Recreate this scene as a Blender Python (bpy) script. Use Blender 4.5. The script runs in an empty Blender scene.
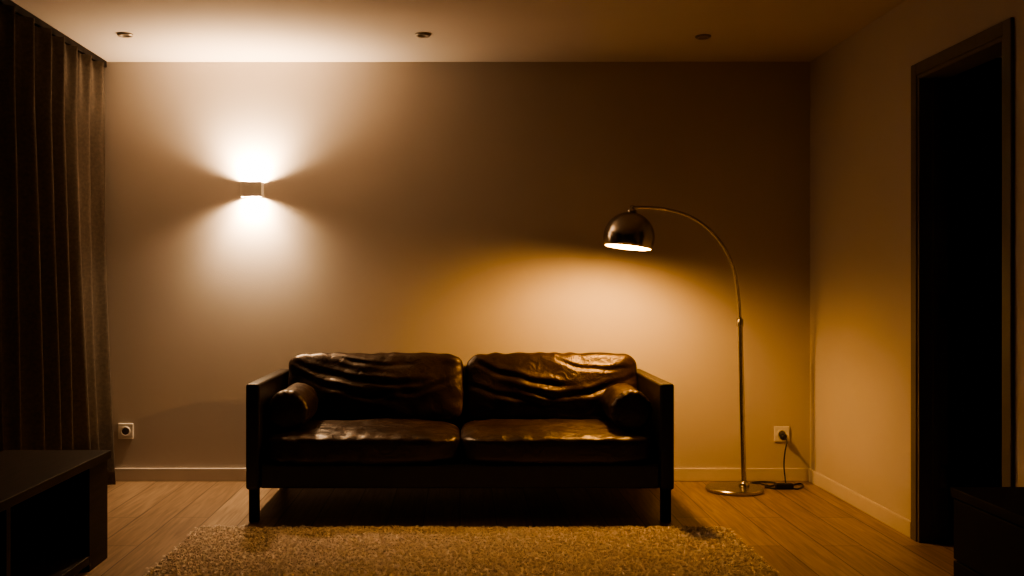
import bpy, bmesh, math, random
import numpy as np
from mathutils import Vector, Matrix, noise
random.seed(4); np.random.seed(4)
F=1005.6; CZ=1.163; CY=-6.0; VX=460; VY=286
def W(px,py,d):
    return Vector(((px-VX)*d/F, CY+d, CZ-(py-VY)*d/F))
# ---------------- materials
def newmat(name):
    m=bpy.data.materials.new(name); m.use_nodes=True
    nt=m.node_tree; return m,nt,nt.nodes['Principled BSDF']
def N(nt,t,**k):
    n=nt.nodes.new(t)
    for a,b in k.items(): setattr(n,a,b)
    return n
def mat(name,col,rough=0.5,metal=0.0,nscale=None,namt=0.15,bump=0.0,bscale=80,spec=0.5,coat=0.0,stretch=None):
    m,nt,b=newmat(name)
    b.inputs['Base Color'].default_value=(*col,1)
    b.inputs['Roughness'].default_value=rough
    b.inputs['Metallic'].default_value=metal
    b.inputs['Specular IOR Level'].default_value=spec
    b.inputs['Coat Weight'].default_value=coat
    tc=N(nt,'ShaderNodeTexCoord'); vec=tc.outputs['Object']
    if stretch:
        mp=N(nt,'ShaderNodeMapping'); mp.inputs['Scale'].default_value=stretch
        nt.links.new(vec,mp.inputs['Vector']); vec=mp.outputs['Vector']
    if nscale:
        nz=N(nt,'ShaderNodeTexNoise'); nz.inputs['Scale'].default_value=nscale; nz.inputs['Detail'].default_value=6
        nt.links.new(vec,nz.inputs['Vector'])
        r=N(nt,'ShaderNodeValToRGB')
        r.color_ramp.elements[0].position=0.3; r.color_ramp.elements[1].position=0.7
        r.color_ramp.elements[0].color=(*[c*(1-namt) for c in col],1)
        r.color_ramp.elements[1].color=(*[min(1,c*(1+namt)) for c in col],1)
        nt.links.new(nz.outputs['Fac'],r.inputs['Fac']); nt.links.new(r.outputs['Color'],b.inputs['Base Color'])
    if bump:
        nb=N(nt,'ShaderNodeTexNoise'); nb.inputs['Scale'].default_value=bscale; nb.inputs['Detail'].default_value=4
        nt.links.new(vec,nb.inputs['Vector'])
        bp=N(nt,'ShaderNodeBump'); bp.inputs['Strength'].default_value=bump; bp.inputs['Distance'].default_value=0.01
        nt.links.new(nb.outputs['Fac'],bp.inputs['Height']); nt.links.new(bp.outputs['Normal'],b.inputs['Normal'])
    return m
M_wall=mat('wall_paint',(0.53,0.475,0.43),0.85,nscale=1.5,namt=0.03,bump=0.08,bscale=180,spec=0.2)
M_ceil=mat('ceiling_paint',(0.56,0.50,0.45),0.9,nscale=2,namt=0.02,bump=0.05,bscale=150,spec=0.2)
M_trim=mat('trim_paint',(0.60,0.54,0.485),0.5,nscale=8,namt=0.03)
M_frame=mat('door_frame_paint',(0.13,0.11,0.09),0.5,nscale=8,namt=0.05,spec=0.3)
M_leaf=mat('door_leaf_paint',(0.014,0.012,0.010),0.6,nscale=8,namt=0.1,spec=0.2)
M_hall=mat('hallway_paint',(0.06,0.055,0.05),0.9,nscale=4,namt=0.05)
M_curt=mat('curtain_fabric',(0.105,0.085,0.068),0.95,nscale=60,namt=0.2,bump=0.3,bscale=500,spec=0.05)
M_dark=mat('dark_walnut',(0.020,0.012,0.008),0.6,nscale=6,namt=0.35,bump=0.06,bscale=20,stretch=(8,1,8),spec=0.2)
M_black=mat('blackened_wood',(0.012,0.008,0.006),0.6,nscale=10,namt=0.3,spec=0.12)
M_frameleather=mat('sofa_frame_leather',(0.012,0.007,0.0045),0.40,nscale=20,namt=0.3,bump=0.15,bscale=220,spec=0.4)
M_steel=mat('brushed_nickel',(0.46,0.43,0.39),0.26,metal=1.0,nscale=30,namt=0.12)
M_shadeout=mat('shade_metal',(0.42,0.385,0.34),0.22,metal=1.0,nscale=30,namt=0.08)
M_shadein=mat('shade_enamel',(0.85,0.78,0.66),0.5,nscale=10,namt=0.02)
M_alu=mat('sconce_paint',(0.66,0.62,0.57),0.45,nscale=30,namt=0.03)
M_plastic=mat('white_plastic',(0.78,0.74,0.68),0.35,nscale=20,namt=0.02)
M_cord=mat('black_rubber',(0.01,0.01,0.01),0.4,nscale=30,namt=0.2)
M_hole=mat('socket_recess',(0.12,0.11,0.10),0.5,nscale=20,namt=0.1)
M_spot=mat('spot_metal',(0.26,0.22,0.18),0.4,metal=0.5,nscale=30,namt=0.1)
def leather():
    m,nt,b=newmat('brown_leather')
    tc=N(nt,'ShaderNodeTexCoord')
    n1=N(nt,'ShaderNodeTexNoise'); n1.inputs['Scale'].default_value=7; n1.inputs['Detail'].default_value=8
    nt.links.new(tc.outputs['Object'],n1.inputs['Vector'])
    r=N(nt,'ShaderNodeValToRGB'); r.color_ramp.elements[0].position=.3; r.color_ramp.elements[1].position=.72
    r.color_ramp.elements[0].color=(0.013,0.007,0.0045,1); r.color_ramp.elements[1].color=(0.036,0.018,0.010,1)
    nt.links.new(n1.outputs['Fac'],r.inputs['Fac']); nt.links.new(r.outputs['Color'],b.inputs['Base Color'])
    rr=N(nt,'ShaderNodeMapRange'); rr.inputs['To Min'].default_value=0.28; rr.inputs['To Max'].default_value=0.46
    nt.links.new(n1.outputs['Fac'],rr.inputs['Value']); nt.links.new(rr.outputs['Result'],b.inputs['Roughness'])
    b.inputs['Specular Tint'].default_value=(1,0.84,0.68,1)
    v=N(nt,'ShaderNodeTexVoronoi'); v.inputs['Scale'].default_value=230
    nt.links.new(tc.outputs['Object'],v.inputs['Vector'])
    n2=N(nt,'ShaderNodeTexNoise'); n2.inputs['Scale'].default_value=13; n2.inputs['Detail'].default_value=6; n2.inputs['Distortion'].default_value=1.8
    nt.links.new(tc.outputs['Object'],n2.inputs['Vector'])
    b1=N(nt,'ShaderNodeBump'); b1.inputs['Strength'].default_value=0.25; b1.inputs['Distance'].default_value=0.002
    nt.links.new(v.outputs['Distance'],b1.inputs['Height'])
    b2=N(nt,'ShaderNodeBump'); b2.inputs['Strength'].default_value=0.45; b2.inputs['Distance'].default_value=0.012
    nt.links.new(n2.outputs['Fac'],b2.inputs['Height']); nt.links.new(b1.outputs['Normal'],b2.inputs['Normal'])
    nt.links.new(b2.outputs['Normal'],b.inputs['Normal'])
    return m
M_leather=leather()
def planks():
    m,nt,b=newmat('oak_planks')
    tc=N(nt,'ShaderNodeTexCoord')
    mp=N(nt,'ShaderNodeMapping'); mp.inputs['Rotation'].default_value=(0,0,math.pi/2)
    nt.links.new(tc.outputs['Object'],mp.inputs['Vector'])
    br=N(nt,'ShaderNodeTexBrick'); br.offset=0.37
    br.inputs['Scale'].default_value=1; br.inputs['Brick Width'].default_value=1.5; br.inputs['Row Height'].default_value=0.18
    br.inputs['Mortar Size'].default_value=0.003; br.inputs['Mortar Smooth'].default_value=0.3
    br.inputs['Color1'].default_value=(0.36,0.26,0.17,1); br.inputs['Color2'].default_value=(0.25,0.17,0.105,1)
    br.inputs['Mortar'].default_value=(0.05,0.03,0.018,1)
    nt.links.new(mp.outputs['Vector'],br.inputs['Vector'])
    m2=N(nt,'ShaderNodeMapping'); m2.inputs['Scale'].default_value=(22,1.2,1)
    nt.links.new(tc.outputs['Object'],m2.inputs['Vector'])
    nz=N(nt,'ShaderNodeTexNoise'); nz.inputs['Scale'].default_value=2.5; nz.inputs['Detail'].default_value=8; nz.inputs['Distortion'].default_value=0.8
    nt.links.new(m2.outputs['Vector'],nz.inputs['Vector'])
    r=N(nt,'ShaderNodeValToRGB'); r.color_ramp.elements[0].position=.3; r.color_ramp.elements[1].position=.7
    r.color_ramp.elements[0].color=(0.55,0.52,0.48,1); r.color_ramp.elements[1].color=(1.1,1.1,1.1,1)
    nt.links.new(nz.outputs['Fac'],r.inputs['Fac'])
    mx=N(nt,'ShaderNodeMix',data_type='RGBA',blend_type='MULTIPLY'); mx.inputs['Factor'].default_value=1
    nt.links.new(br.outputs['Color'],mx.inputs[6]); nt.links.new(r.outputs['Color'],mx.inputs[7])
    nt.links.new(mx.outputs[2],b.inputs['Base Color'])
    b.inputs['Roughness'].default_value=0.42
    bp=N(nt,'ShaderNodeBump'); bp.inputs['Strength'].default_value=0.25; bp.inputs['Distance'].default_value=0.003; bp.invert=True
    nt.links.new(br.outputs['Fac'],bp.inputs['Height']); nt.links.new(bp.outputs['Normal'],b.inputs['Normal'])
    return m
M_floor=planks()
M_rug=mat('shag_wool',(0.80,0.71,0.62),0.95,nscale=45,namt=0.12,spec=0.1)
# ---------------- geometry helpers
COL=bpy.context.scene.collection
def group(name,loc):
    e=bpy.data.objects.new(name,None); e.location=loc; e.empty_display_size=0.1; COL.objects.link(e); return e
def attach(o,e):
    if e is not None:
        o.parent=e; o.matrix_parent_inverse=Matrix.Translation(-Vector(e.location))
    return o
def obj_bm(name,bm,m,parent=None,smooth=False,loc=(0,0,0)):
    me=bpy.data.meshes.new(name); bm.to_mesh(me); bm.free()
    o=bpy.data.objects.new(name,me); COL.objects.link(o); o.location=loc
    if m: me.materials.append(m)
    if smooth:
        for p in me.polygons: p.use_smooth=True
    return attach(o,parent)
def add_box(bm,x0,x1,y0,y1,z0,z1):
    r=bmesh.ops.create_cube(bm,size=1)
    bmesh.ops.scale(bm,vec=(x1-x0,y1-y0,z1-z0),verts=r['verts'])
    bmesh.ops.translate(bm,vec=((x0+x1)/2,(y0+y1)/2,(z0+z1)/2),verts=r['verts'])
    return r['verts']
def boxes(name,lst,m,parent=None,bevel=0.0,seg=2):
    bm=bmesh.new()
    for b in lst:
        x0,x1,y0,y1,z0,z1=b
        add_box(bm,min(x0,x1),max(x0,x1),min(y0,y1),max(y0,y1),z0,z1)
    if bevel: bmesh.ops.bevel(bm,geom=bm.edges[:],offset=bevel,segments=seg,affect='EDGES',profile=0.5)
    return obj_bm(name,bm,m,parent)
def lathe(name,prof,m,parent=None,seg=64,mtx=None,smooth=True):
    bm=bmesh.new(); rings=[]
    for r,z in prof:
        if r<1e-6: rings.append([bm.verts.new((0,0,z))])
        else: rings.append([bm.verts.new((r*math.cos(2*math.pi*i/seg),r*math.sin(2*math.pi*i/seg),z)) for i in range(seg)])
    for a,b in zip(rings[:-1],rings[1:]):
        for i in range(seg):
            j=(i+1)%seg
            if len(a)==1 and len(b)==1: continue
            if len(a)==1: bm.faces.new((a[0],b[j],b[i]))
            elif len(b)==1: bm.faces.new((a[i],a[j],b[0]))
            else: bm.faces.new((a[i],a[j],b[j],b[i]))
    if mtx is not None: bm.transform(mtx)
    bmesh.ops.recalc_face_normals(bm,faces=bm.faces[:])
    o=obj_bm(name,bm,m,parent,smooth)
    return o
def sharp(o,ang=35):
    md=o.modifiers.new('es','EDGE_SPLIT'); md.split_angle=math.radians(ang)
def tube(name,pts,rad,m,parent=None,res=10):
    P=[Vector(p) for p in pts]; P=[P[0]*2-P[1]]+P+[P[-1]*2-P[-2]]
    S=[]
    for i in range(1,len(P)-2):
        for k in range(res):
            t=k/res; a,b,c,d=P[i-1],P[i],P[i+1],P[i+2]
            S.append(0.5*((2*b)+(c-a)*t+(2*a-5*b+4*c-d)*t*t+(3*b-a-3*c+d)*t**3))
    S.append(P[-2])
    bm=bmesh.new(); seg=14; up=Vector((0.13,0.97,0.21)); rings=[]
    for i,p in enumerate(S):
        t=(S[min(i+1,len(S)-1)]-S[max(i-1,0)]).normalized()
        n=(up-t*up.dot(t)).normalized(); up=n; bn=t.cross(n)
        rings.append([bm.verts.new(p+rad*(math.cos(2*math.pi*j/seg)*n+math.sin(2*math.pi*j/seg)*bn)) for j in range(seg)])
    for a,b in zip(rings[:-1],rings[1:]):
        for j in range(seg): bm.faces.new((a[j],a[(j+1)%seg],b[(j+1)%seg],b[j]))
    bm.faces.new(rings[0]); bm.faces.new(rings[-1])
    bmesh.ops.recalc_face_normals(bm,faces=bm.faces[:])
    return obj_bm(name,bm,m,parent,True)
# ---------------- room shell
XL,XR,YF,H=-2.30,2.088,-9.0,2.5
boxes('floor',[(XL-0.12,3.4,YF-0.12,0.12,-0.1,0)],M_floor)
boxes('ceiling',[(XL-0.12,3.4,YF-0.12,0.12,H,H+0.1)],M_ceil)
boxes('wall_back',[(XL-0.12,XR+0.12,0,0.12,0,H)],M_wall)
boxes('wall_left',[(XL-0.12,XL,YF,0,0,H)],M_wall)
boxes('wall_front',[(XL-0.12,XR+0.12,YF-0.12,YF,0,H)],M_wall)
DY0,DY1,DH=-1.43,-2.16,2.12
boxes('wall_right',[(XR,XR+0.12,DY0,0,0,H),(XR,XR+0.12,YF,DY1,0,H),(XR,XR+0.12,DY1,DY0,DH,H)],M_wall)
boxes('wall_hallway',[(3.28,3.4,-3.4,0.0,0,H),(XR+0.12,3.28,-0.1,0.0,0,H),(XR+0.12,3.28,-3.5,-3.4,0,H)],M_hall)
def baseboard(name,lst): boxes(name,lst,M_trim,None,0.004)
baseboard('baseboard_back',[(XL+0.002,XR-0.002,-0.015,-0.0005,0,0.078)])
baseboard('baseboard_right',[(XR-0.015,XR-0.0005,DY0+0.06,-0.017,0,0.078),(XR-0.015,XR-0.0005,YF+0.01,DY1-0.07,0,0.078)])
d=group('door_1',(XR,(DY0+DY1)/2,0))
cw=0.055
boxes('casing',[(XR-0.016,XR-0.0005,DY0,DY0+cw,0,DH+cw),(XR-0.016,XR-0.0005,DY1-cw,DY1,0,DH+cw),(XR-0.016,XR-0.0005,DY1,DY0,DH,DH+cw)],M_frame,d,0.003)
jt=0.018
boxes('jamb',[(XR-0.01,XR+0.125,DY0-jt,DY0-0.0005,0,DH-0.0005),(XR-0.01,XR+0.125,DY1+0.0005,DY1+jt,0,DH-0.0005),(XR-0.01,XR+0.125,DY1+jt,DY0-jt,DH-jt,DH-0.0005)],M_frame,d,0.002)
boxes('stop',[(XR+0.05,XR+0.075,DY0-jt-0.012,DY0-jt,0,DH-jt),(XR+0.05,XR+0.075,DY1+jt,DY1+jt+0.012,0,DH-jt)],M_frame,d)
boxes('hinge',[(XR+0.085,XR+0.12,DY0-jt-0.004,DY0-jt,z,z+0.1) for z in (0.25,1.02,1.8)],M_steel,d,0.001)
boxes('leaf',[(XR+0.13,XR+0.13+0.69,DY0-jt-0.042,DY0-jt-0.002,0.008,DH-jt-0.005)],M_leaf,d,0.003)
for px,py in ((125,34),(423,34),(703,36)):
    dd=1.337*F/(VY-py+0.0); p=W(px,py,dd)
    o=lathe('recessed_downlight',[(0,-0.004),(0.020,-0.004),(0.024,-0.010),(0.036,-0.012),(0.041,-0.007),(0.042,-0.0005),(0,-0.0005)],M_spot,None,40)
    o.location=(p.x,p.y,H)
# ---------------- curtain
def curtain():
    bm=bmesh.new(); y0,y1=-0.05,-4.3; ny=1000; nz=30; zt,zb=2.455,0.015
    rows=[]
    for k in range(nz+1):
        v=k/nz; z=zt+(zb-zt)*v; row=[]
        for i in range(ny+1):
            s=i/ny; y=y0+(y1-y0)*s
            ph=2*math.pi*(-y)/0.19+3.2*noise.noise(Vector((y*1.9,z*0.12*v,3)))+0.8*v*noise.noise(Vector((y*4,z*0.7,7)))
            c=math.cos(ph)+0.28*v*math.cos(2*ph+2.5*noise.noise(Vector((y*2,1,z*0.3))))
            amp=0.034+0.026*v
            amp*=1+0.7*noise.noise(Vector((y*2.6,z*0.35,1)))
            x=-2.105+amp*c+0.020*v+0.014*v*noise.noise(Vector((y*8,z*1.0,2)))
            x+=0.014*max(0,1-v*6)*math.cos(3*ph)
            yy=y+0.022*math.sin(ph+0.8)*v
            row.append(bm.verts.new((min(max(x,-2.27),-1.985),min(yy,-0.03),z)))
        rows.append(row)
    for a,b in zip(rows[:-1],rows[1:]):
        for i in range(ny): bm.faces.new((a[i],a[i+1],b[i+1],b[i]))
    g=group('curtain',(-2.105,-2.2,0))
    o=obj_bm('drape',bm,M_curt,g,True)
    md=o.modifiers.new('s','SOLIDIFY'); md.thickness=0.003
    boxes('track',[(-2.15,-2.10,-4.3,-0.02,2.462,H-0.0005)],M_black,g,0.002)
curtain()
# ---------------- cushions
def cushion(name,w,dp,h,k,fn,m,parent,mtx,cuts=60):
    bm=bmesh.new(); bmesh.ops.create_cube(bm,size=2)
    bmesh.ops.subdivide_edges(bm,edges=bm.edges[:],cuts=cuts,use_grid_fill=True)
    for v in bm.verts:
        c=v.co; s=(abs(c.x)**k+abs(c.y)**k+abs(c.z)**k)**(1/k)
        p=Vector(c)/s
        n=Vector((math.copysign(abs(p.x)**(k-1),p.x)/w,math.copysign(abs(p.y)**(k-1),p.y)/dp,math.copysign(abs(p.z)**(k-1),p.z)/h)).normalized()
        q=Vector((p.x*w/2,p.y*dp/2,p.z*h/2))
        q+=n*fn(p,n,q)
        v.co=mtx@q
    bmesh.ops.recalc_face_normals(bm,faces=bm.faces[:])
    return obj_bm(name,bm,m,parent,True)
def creases(specs):
    def f(u,v):
        d=0
        for (u0,v0,u1,v1,sag,dep,wd) in specs:
            t=(u-u0)/(u1-u0)
            if t<-0.1 or t>1.1: continue
            tc=min(1,max(0,t))
            vc=v0+(v1-v0)*tc-sag*4*tc*(1-tc)+0.08*noise.noise(Vector((u*4,v0*7,sag)))
            e=(v-vc)/wd
            a=math.sin(math.pi*min(1,max(0,(t+0.1)/1.2)))**1.3
            a*=0.5+1.0*abs(noise.noise(Vector((u*3+v0*11,v0*3,2))))
            d+=a*dep*(-math.exp(-e*e)+0.6*math.exp(-(e-1.9)**2)+0.35*math.exp(-(e+1.9)**2))
        return d
    return f
def back_fn(cf,seed):
    def fn(p,n,q):
        u,v=p.x,p.z
        wf=max(0,-n.y)
        puff=0.050*(1-u*u)*(1-v*v)*abs(n.y)
        nz=noise.noise(Vector((q.x*5,q.y*6,q.z*9+seed)))*0.012+noise.noise(Vector((q.x*12+q.z*8,q.y*14,q.z*14-q.x*5+seed)))*0.0045
        edge=0.003*math.sin(q.x*55+4*noise.noise(Vector((q.x*4,seed,0))))*max(0,n.z)
        return puff+wf*cf(u,v)+nz+edge
    return fn
def seat_fn(seed):
    def fn(p,n,q):
        u,v=p.x,p.y
        puff=0.026*(1-u*u)*(1-v*v)*abs(n.z) if n.z>0 else 0
        nz=noise.noise(Vector((q.x*5,q.y*5,q.z*5+seed)))*0.009
        g=math.sin(q.x*60+6*noise.noise(Vector((q.x*3,q.y*3,seed))))*0.0035*max(0,min(1,(-v-0.1)))*(0.5+noise.noise(Vector((q.x*5,seed,1))))
        nz+=noise.noise(Vector((q.x*14,q.y*20,seed)))*0.006
        return puff+nz+g
    return fn
sofa=group('leather_sofa',(0,-0.6,0))
for i,(xa,xb) in enumerate(((-0.978,0.0),(0.004,0.978))):
    mt=Matrix.Translation(((xa+xb)/2,-0.745,0.352))
    cushion('seat_cushion_%d'%(i+1),xb-xa,0.64,0.148,6,seat_fn(3+i*9),M_leather,sofa,mt)
cL=creases([(-0.95,0.75,0.75,0.15,0.36,0.014,0.085),(-0.95,0.35,0.30,-0.50,0.10,0.013,0.09),
            (-0.1,-0.20,0.97,0.35,0.25,0.010,0.08),(-0.5,0.85,0.4,0.62,0.14,0.006,0.06)])
cR=creases([(-0.95,0.80,0.35,-0.10,0.22,0.013,0.09),(-0.5,-0.15,0.95,0.30,0.34,0.012,0.09),
            (0.0,0.75,0.95,0.60,0.22,0.007,0.06),(-0.95,0.0,0.1,-0.58,0.08,0.010,0.075)])
for i,(xa,xb,cf) in enumerate(((-0.958,0.024,cL),(0.032,0.990,cR))):
    mt=Matrix.Translation(((xa+xb)/2,-0.375,0.588))@Matrix.Rotation(math.radians(-14),4,'X')
    cushion('back_cushion_%d'%(i+1),xb-xa,0.20,0.385,7.0,back_fn(cf,i*17+1),M_leather,sofa,mt,cuts=80)
def bol(name,x):
    prof=[]; L=0.42; R=0.105
    for k in range(9):
        a=math.pi/2*k/8; prof.append((max(0,(R-0.035)+0.035*math.sin(a)) if k else R-0.035, -L/2+0.035*(1-math.cos(a))*1.0))
    prof=[(0,-L/2-0.012),(0.02,-L/2-0.006),(0.04,-L/2-0.006)]+prof
    body=[(R,-L/2+0.035+(L-0.07)*j/24) for j in range(1,24)]
    tail=[(r,-z) for r,z in prof[::-1]]
    o=lathe(name,prof+body+tail,M_leather,sofa,72)
    me=o.data
    for v in me.vertices:
        c=v.co.copy(); r=math.hypot(c.x,c.y)
        dd=0.006*noise.noise(Vector((c.x*9,c.y*9,c.z*9+x)))+0.003*noise.noise(Vector((c.x*30,c.y*30,c.z*14+x)))
        ang=math.atan2(c.y,c.x)
        endw=max(0,(abs(c.z)-L/2+0.05)/0.05)
        dd+=0.0025*math.sin(ang*16)*min(1,endw)
        s=1+dd/max(r,0.03); v.co=Vector((c.x*s,c.y*s,c.z))
    me.transform(Matrix.Translation((x,-0.74,0.532))@Matrix.Rotation(math.pi/2,4,'X'))
    bm=bmesh.new(); bm.from_mesh(me); bmesh.ops.recalc_face_normals(bm,faces=bm.faces[:]); bm.to_mesh(me); bm.free()
bol('bolster_1',-0.868); bol('bolster_2',0.868)
boxes('arm_1',[(-1.054,-0.984,-1.06,-0.14,0.16,0.682)],M_frameleather,sofa,0.014,4)
boxes('arm_2',[(0.984,1.054,-1.06,-0.14,0.16,0.682)],M_frameleather,sofa,0.014,4)
boxes('base',[(-0.983,0.983,-1.045,-0.20,0.165,0.282)],M_frameleather,sofa,0.008,3)
boxes('back_panel',[(-0.983,0.983,-0.20,-0.14,0.165,0.70)],M_frameleather,sofa,0.010,3)
for i,(x,y) in enumerate(((-1.018,-1.02),(1.018,-1.02),(-1.018,-0.19),(1.018,-0.19))):
    boxes('leg_%d'%(i+1),[(x-0.023,x+0.023,y-0.023,y+0.023,0,0.163)],M_black,sofa,0.003)
# ---------------- rug
def rug():
    x0,x1,y0,y1=-1.235,1.255,-1.225,-3.0
    sp=0.018; xs=np.arange(x0+0.003,x1-0.002,sp); ys=np.arange(y1+0.003,y0-0.002,sp)
    cx,cy=np.meshgrid(xs,ys); cx=cx.ravel(); cy=cy.ravel()
    cx=cx+np.random.uniform(-.008,.008,cx.size); cy=cy+np.random.uniform(-.008,.008,cy.size)
    nb=16; n=cx.size*nb
    bx=np.repeat(cx,nb); by=np.repeat(cy,nb)
    cl_h=np.repeat(np.random.uniform(0.012,0.020,cx.size),nb)
    cl_dx=np.repeat(np.random.normal(0,.006,cx.size),nb); cl_dy=np.repeat(np.random.normal(0,.006,cx.size),nb)
    a=np.random.uniform(0,2*np.pi,n); r=np.random.uniform(0.001,0.007,n)
    dx,dy=np.cos(a),np.sin(a)
    h=cl_h*np.random.uniform(.8,1.1,n); lean=np.random.uniform(0.003,0.011,n)
    px,py=bx+dx*r,by+dy*r; tx=-dy; ty=dx; w=0.0021
    V=np.zeros((n,6,3))
    for k,(t,ww) in enumerate(((0,1),(0.6,1.1),(1,0.6))):
        ox=px+(dx*lean+cl_dx)*t**2; oy=py+(dy*lean+cl_dy)*t**2; oz=0.010+h*t*(1-0.2*t)
        V[:,2*k,0]=ox-tx*w*ww; V[:,2*k,1]=oy-ty*w*ww; V[:,2*k,2]=oz
        V[:,2*k+1,0]=ox+tx*w*ww; V[:,2*k+1,1]=oy+ty*w*ww; V[:,2*k+1,2]=oz
    V=V.reshape(-1,3)
    base=(np.arange(n)*6)[:,None]
    Fq=np.concatenate([base+np.array([0,1,3,2]),base+np.array([2,3,5,4])],0)
    bv=np.array([(x,y,z) for z in (0.0005,0.012) for x,y in ((x0,y1),(x1,y1),(x1,y0),(x0,y0))])
    o=len(V); bf=np.array([(0,3,2,1),(4,5,6,7),(0,1,5,4),(1,2,6,5),(2,3,7,6),(3,0,4,7)])+o
    V=np.concatenate([V,bv]); Fq=np.concatenate([Fq,bf])
    me=bpy.data.meshes.new('shag_rug'); me.vertices.add(len(V)); me.vertices.foreach_set('co',V.astype(np.float32).ravel())
    me.loops.add(len(Fq)*4); me.loops.foreach_set('vertex_index',Fq.astype(np.int32).ravel())
    me.polygons.add(len(Fq)); me.polygons.foreach_set('loop_start',(np.arange(len(Fq))*4).astype(np.int32))
    me.update(calc_edges=True); me.validate()
    me.materials.append(M_rug)
    ob=bpy.data.objects.new('shag_rug',me); COL.objects.link(ob)
rug()
# ---------------- arc floor lamp
lamp=group('arc_floor_lamp',(1.56,-0.28,0))
bs=lathe('base',[(0,0.0005),(0.155,0.0005),(0.16,0.005),(0.16,0.018),(0.154,0.024),(0.02,0.027),(0,0.027)],M_steel,lamp,80,Matrix.Translation((1.558,-0.29,0))); sharp(bs)
PB=W(744,486,5.72); PB.z=0.024; PT=W(740,320,5.72)
tube('pole',[PB,PB.lerp(PT,0.33),PB.lerp(PT,0.66),PT],0.0145,M_steel,lamp)
lathe('pole_collar',[(0,-0.01),(0.017,-0.01),(0.019,0),(0.019,0.03),(0.014,0.04),(0,0.04)],M_steel,lamp,32,Matrix.Translation(PT-Vector((0,0,0.03))))
lathe('pole_foot',[(0,0),(0.03,0),(0.028,0.012),(0.018,0.03),(0,0.03)],M_steel,lamp,32,Matrix.Translation((PB.x,PB.y,0.025)))
arc=[(740,318),(738.5,295),(734,270),(725,249),(711,231),(693,218),(672,210.5),(650,207.5),(632,207.5)]
pts=[]
for i,(a,b) in enumerate(arc):
    dd=5.72+(5.40-5.72)*(i/(len(arc)-1))**1.2
    pts.append(W(a,b,dd))
tube('arc_rod',pts,0.0088,M_steel,lamp)
SC=W(628,246.5,5.40)
tilt=Matrix.Rotation(math.radians(7.0),4,'Y')@Matrix.Rotation(math.radians(-3.0),4,'X')
ST=Matrix.Translation(SC)@tilt
R=0.137
prof=[(0,0.187)]
for k in range(1,25):
    a=math.radians(90-k*(90+24)/24.0)
    prof.append((R*math.cos(a),0.050+R*math.sin(a)))
s=lathe('shade',prof,M_shadeout,lamp,96,ST)
s.data.materials.append(M_shadein)
md=s.modifiers.new('sol','SOLIDIFY'); md.thickness=0.003; md.offset=-1; md.material_offset=1; md.material_offset_rim=0
cap=lathe('shade_cap',[(0,0.183),(0.026,0.183),(0.026,0.196),(0.016,0.204),(0.012,0.222),(0,0.224)],M_steel,lamp,32,ST)
lathe('bulb_socket',[(0,0.182),(0.02,0.182),(0.02,0.10),(0.014,0.095),(0,0.095)],M_plastic,lamp,24,ST)
def light(name,loc,power,col,rad,parent,typ='POINT'):
    l=bpy.data.lights.new(name,typ); l.energy=power; l.color=col; l.shadow_soft_size=rad
    o=bpy.data.objects.new(name,l); o.location=loc; COL.objects.link(o); return attach(o,parent)
LC=(1,0.495,0.125)
light('bulb',ST@Vector((0,0,0.020)),20,LC,0.040,lamp)
o=light('bulb_reflector',ST@Vector((0,0,0.018)),56,LC,0.040,lamp,'SPOT')
o.data.spot_size=math.pi; o.data.spot_blend=0.7; o.rotation_euler=(math.radians(6),math.radians(8),0)
# cord
zc=0.006
def G(px,py):
    dd=CZ*F/(py-VY); p=W(px,py,dd); p.z=zc; return p
plug=W(784,437,5.96)
cord=group('power_cord',(plug.x,-0.1,0))
tube('cable_wall',[W(784,437,5.955),W(787,441,5.92),W(785,452,5.90),W(784,466,5.88),G(786,487)],0.0042,M_cord,cord)
tube('cable_loop',[G(786,487),G(797,490),G(803,487),G(800,484.5),G(790,486.5),G(776,489.5),G(765,488)],0.0045,M_cord,cord)
tube('cable_lamp',[G(788,489),G(778,485),G(770,487),G(758,484.2),G(750,484.3)],0.0045,M_cord,cord)
tube('cable_spare',[G(787,488),G(775,484),G(763,482.8),G(752,483.6)],0.0045,M_cord,cord)
q=G(785,489)
boxes('inline_switch',[(q.x-0.055,q.x+0.045,q.y-0.022,q.y+0.017,0.001,0.034)],M_cord,cord,0.008)
lathe('plug',[(0,0),(0.019,0),(0.019,0.02),(0.010,0.035),(0,0.036)],M_cord,cord,24,Matrix.Translation((plug.x,-0.017,plug.z))@Matrix.Rotation(math.pi/2,4,'X'))
def outlet(px,py):
    p=W(px,py,6.0); x,z=p.x,p.z
    g=group('wall_socket',(x,0,z))
    boxes('plate',[(x-0.046,x+0.046,-0.010,-0.0005,z-0.046,z+0.046)],M_plastic,g,0.004)
    T=Matrix.Translation((x,-0.010,z))@Matrix.Rotation(math.pi/2,4,'X')
    lathe('ring',[(0.020,0.0),(0.024,0.004),(0.028,0.004),(0.030,0)],M_plastic,g,32,T)
    lathe('recess',[(0,0.0008),(0.021,0.0008),(0.021,0),(0,0)],M_hole,g,32,T)
outlet(126,431); outlet(781.5,434)
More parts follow.
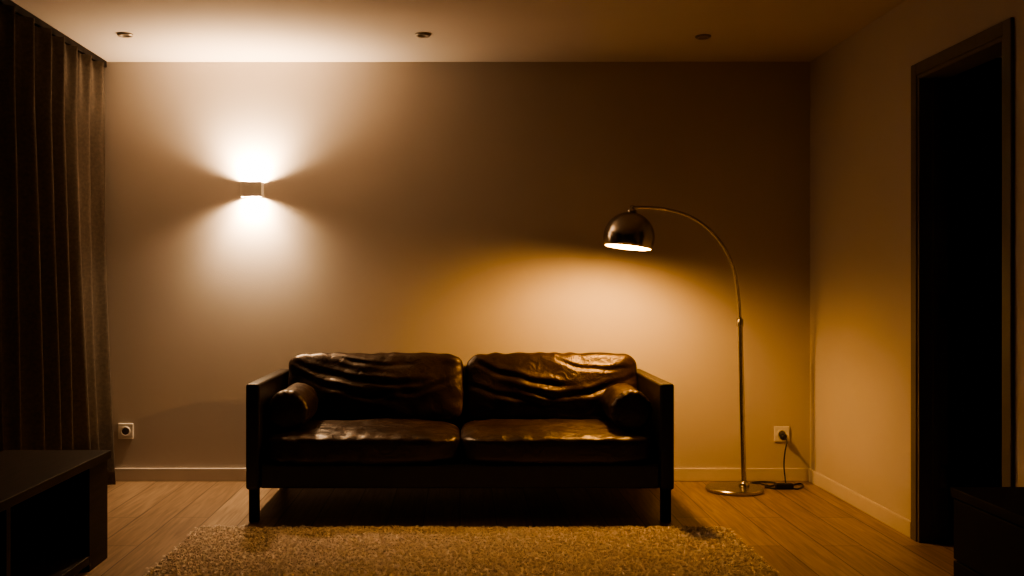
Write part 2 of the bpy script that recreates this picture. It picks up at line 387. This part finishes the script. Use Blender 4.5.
# ---------------- sconce
SX,SZ=-1.228,1.732
sc=group('wall_sconce',(SX,0,SZ))
hw,hh,dpt=0.062,0.044,0.100; t=0.003
boxes('housing',[(SX-hw,SX-hw+t,-dpt,-0.012,SZ-hh,SZ+hh),(SX+hw-t,SX+hw,-dpt,-0.012,SZ-hh,SZ+hh),(SX-hw+t,SX+hw-t,-dpt,-dpt+t,SZ-hh,SZ+hh)],M_alu,sc)
boxes('back_plate',[(SX-hw+t,SX+hw-t,-0.012,-0.0005,SZ-hh+0.004,SZ+hh-0.004)],M_alu,sc)
boxes('lamp_holder',[(SX-0.03,SX+0.03,-0.08,-0.012,SZ-0.006,SZ+0.006)],M_plastic,sc,0.002)
for nm,dz,pw,rx,sz in (('led_up',0.024,130,math.pi,172),('led_down',-0.020,85,0,172),('led_up_focus',0.024,130,math.pi,115),('led_down_focus',-0.020,70,0,105)):
    o=light(nm,(SX,-0.050,SZ+dz),pw,(1,0.675,0.385),0.016,sc,'SPOT')
    o.data.spot_size=math.radians(sz); o.data.spot_blend=1.0; o.rotation_euler=(rx,0,0)
# ---------------- low tv bench (left)
tb=group('tv_bench',(-1.73,-2.6,0))
bx0,bx1,by0,by1,bh=-1.95,-1.495,-3.5,-1.69,0.46
boxes('top',[(bx0,bx1,by0,by1,bh-0.035,bh)],M_dark,tb,0.003)
boxes('carcass',[(bx0+0.01,bx1-0.012,by0+0.01,by0+0.045,0.0,bh-0.035),(bx0+0.01,bx1-0.012,by1-0.22,by1-0.01,0.0,bh-0.035),
   (bx0+0.01,bx1-0.012,by0+0.045,by1-0.22,0.03,0.065),(bx0+0.01,bx0+0.025,by0+0.045,by1-0.22,0.065,bh-0.035)],M_dark,tb,0.002)
boxes('divider',[(bx0+0.025,bx1-0.03,-2.62,-2.585,0.0655,bh-0.0355)],M_dark,tb,0.001)
# ---------------- low cabinet (right)
cb=group('low_cabinet',(1.83,-3.3,0))
cx0,cx1,cy0,cy1,ch=1.617,2.05,-4.1,-2.68,0.50
boxes('top',[(cx0,cx1,cy0,cy1,ch-0.03,ch)],M_black,cb,0.003)
boxes('body',[(cx0+0.02,cx1-0.005,cy0+0.012,cy1-0.012,0.06,ch-0.03)],M_black,cb,0.003)
boxes('plinth',[(cx0+0.05,cx1-0.02,cy0+0.04,cy1-0.04,0.0,0.06)],M_black,cb)
boxes('drawer_front',[(cx0+0.004,cx0+0.02,-3.38,cy1-0.016,0.07,0.262),(cx0+0.004,cx0+0.02,-3.38,cy1-0.016,0.268,ch-0.036),(cx0+0.004,cx0+0.02,cy0+0.016,-3.386,0.07,0.262),(cx0+0.004,cx0+0.02,cy0+0.016,-3.386,0.268,ch-0.036)],M_black,cb,0.002)
# ---------------- world / camera
w=bpy.data.worlds.new('night'); bpy.context.scene.world=w; w.use_nodes=True
w.node_tree.nodes['Background'].inputs[0].default_value=(0.01,0.01,0.012,1); w.node_tree.nodes['Background'].inputs[1].default_value=0.2
try: bpy.context.scene.view_settings.look='AgX - Medium High Contrast'
except Exception as e: print('look',e)
cam=bpy.data.cameras.new('camera'); co=bpy.data.objects.new('camera',cam); COL.objects.link(co)
co.location=(0,CY,CZ); co.rotation_euler=(math.pi/2,0,0)
cam.sensor_width=36; cam.lens=36*F/1024; cam.shift_x=(512-VX)/1024; cam.shift_y=-(288-VY)/1024
cam.clip_start=0.05
bpy.context.scene.camera=co
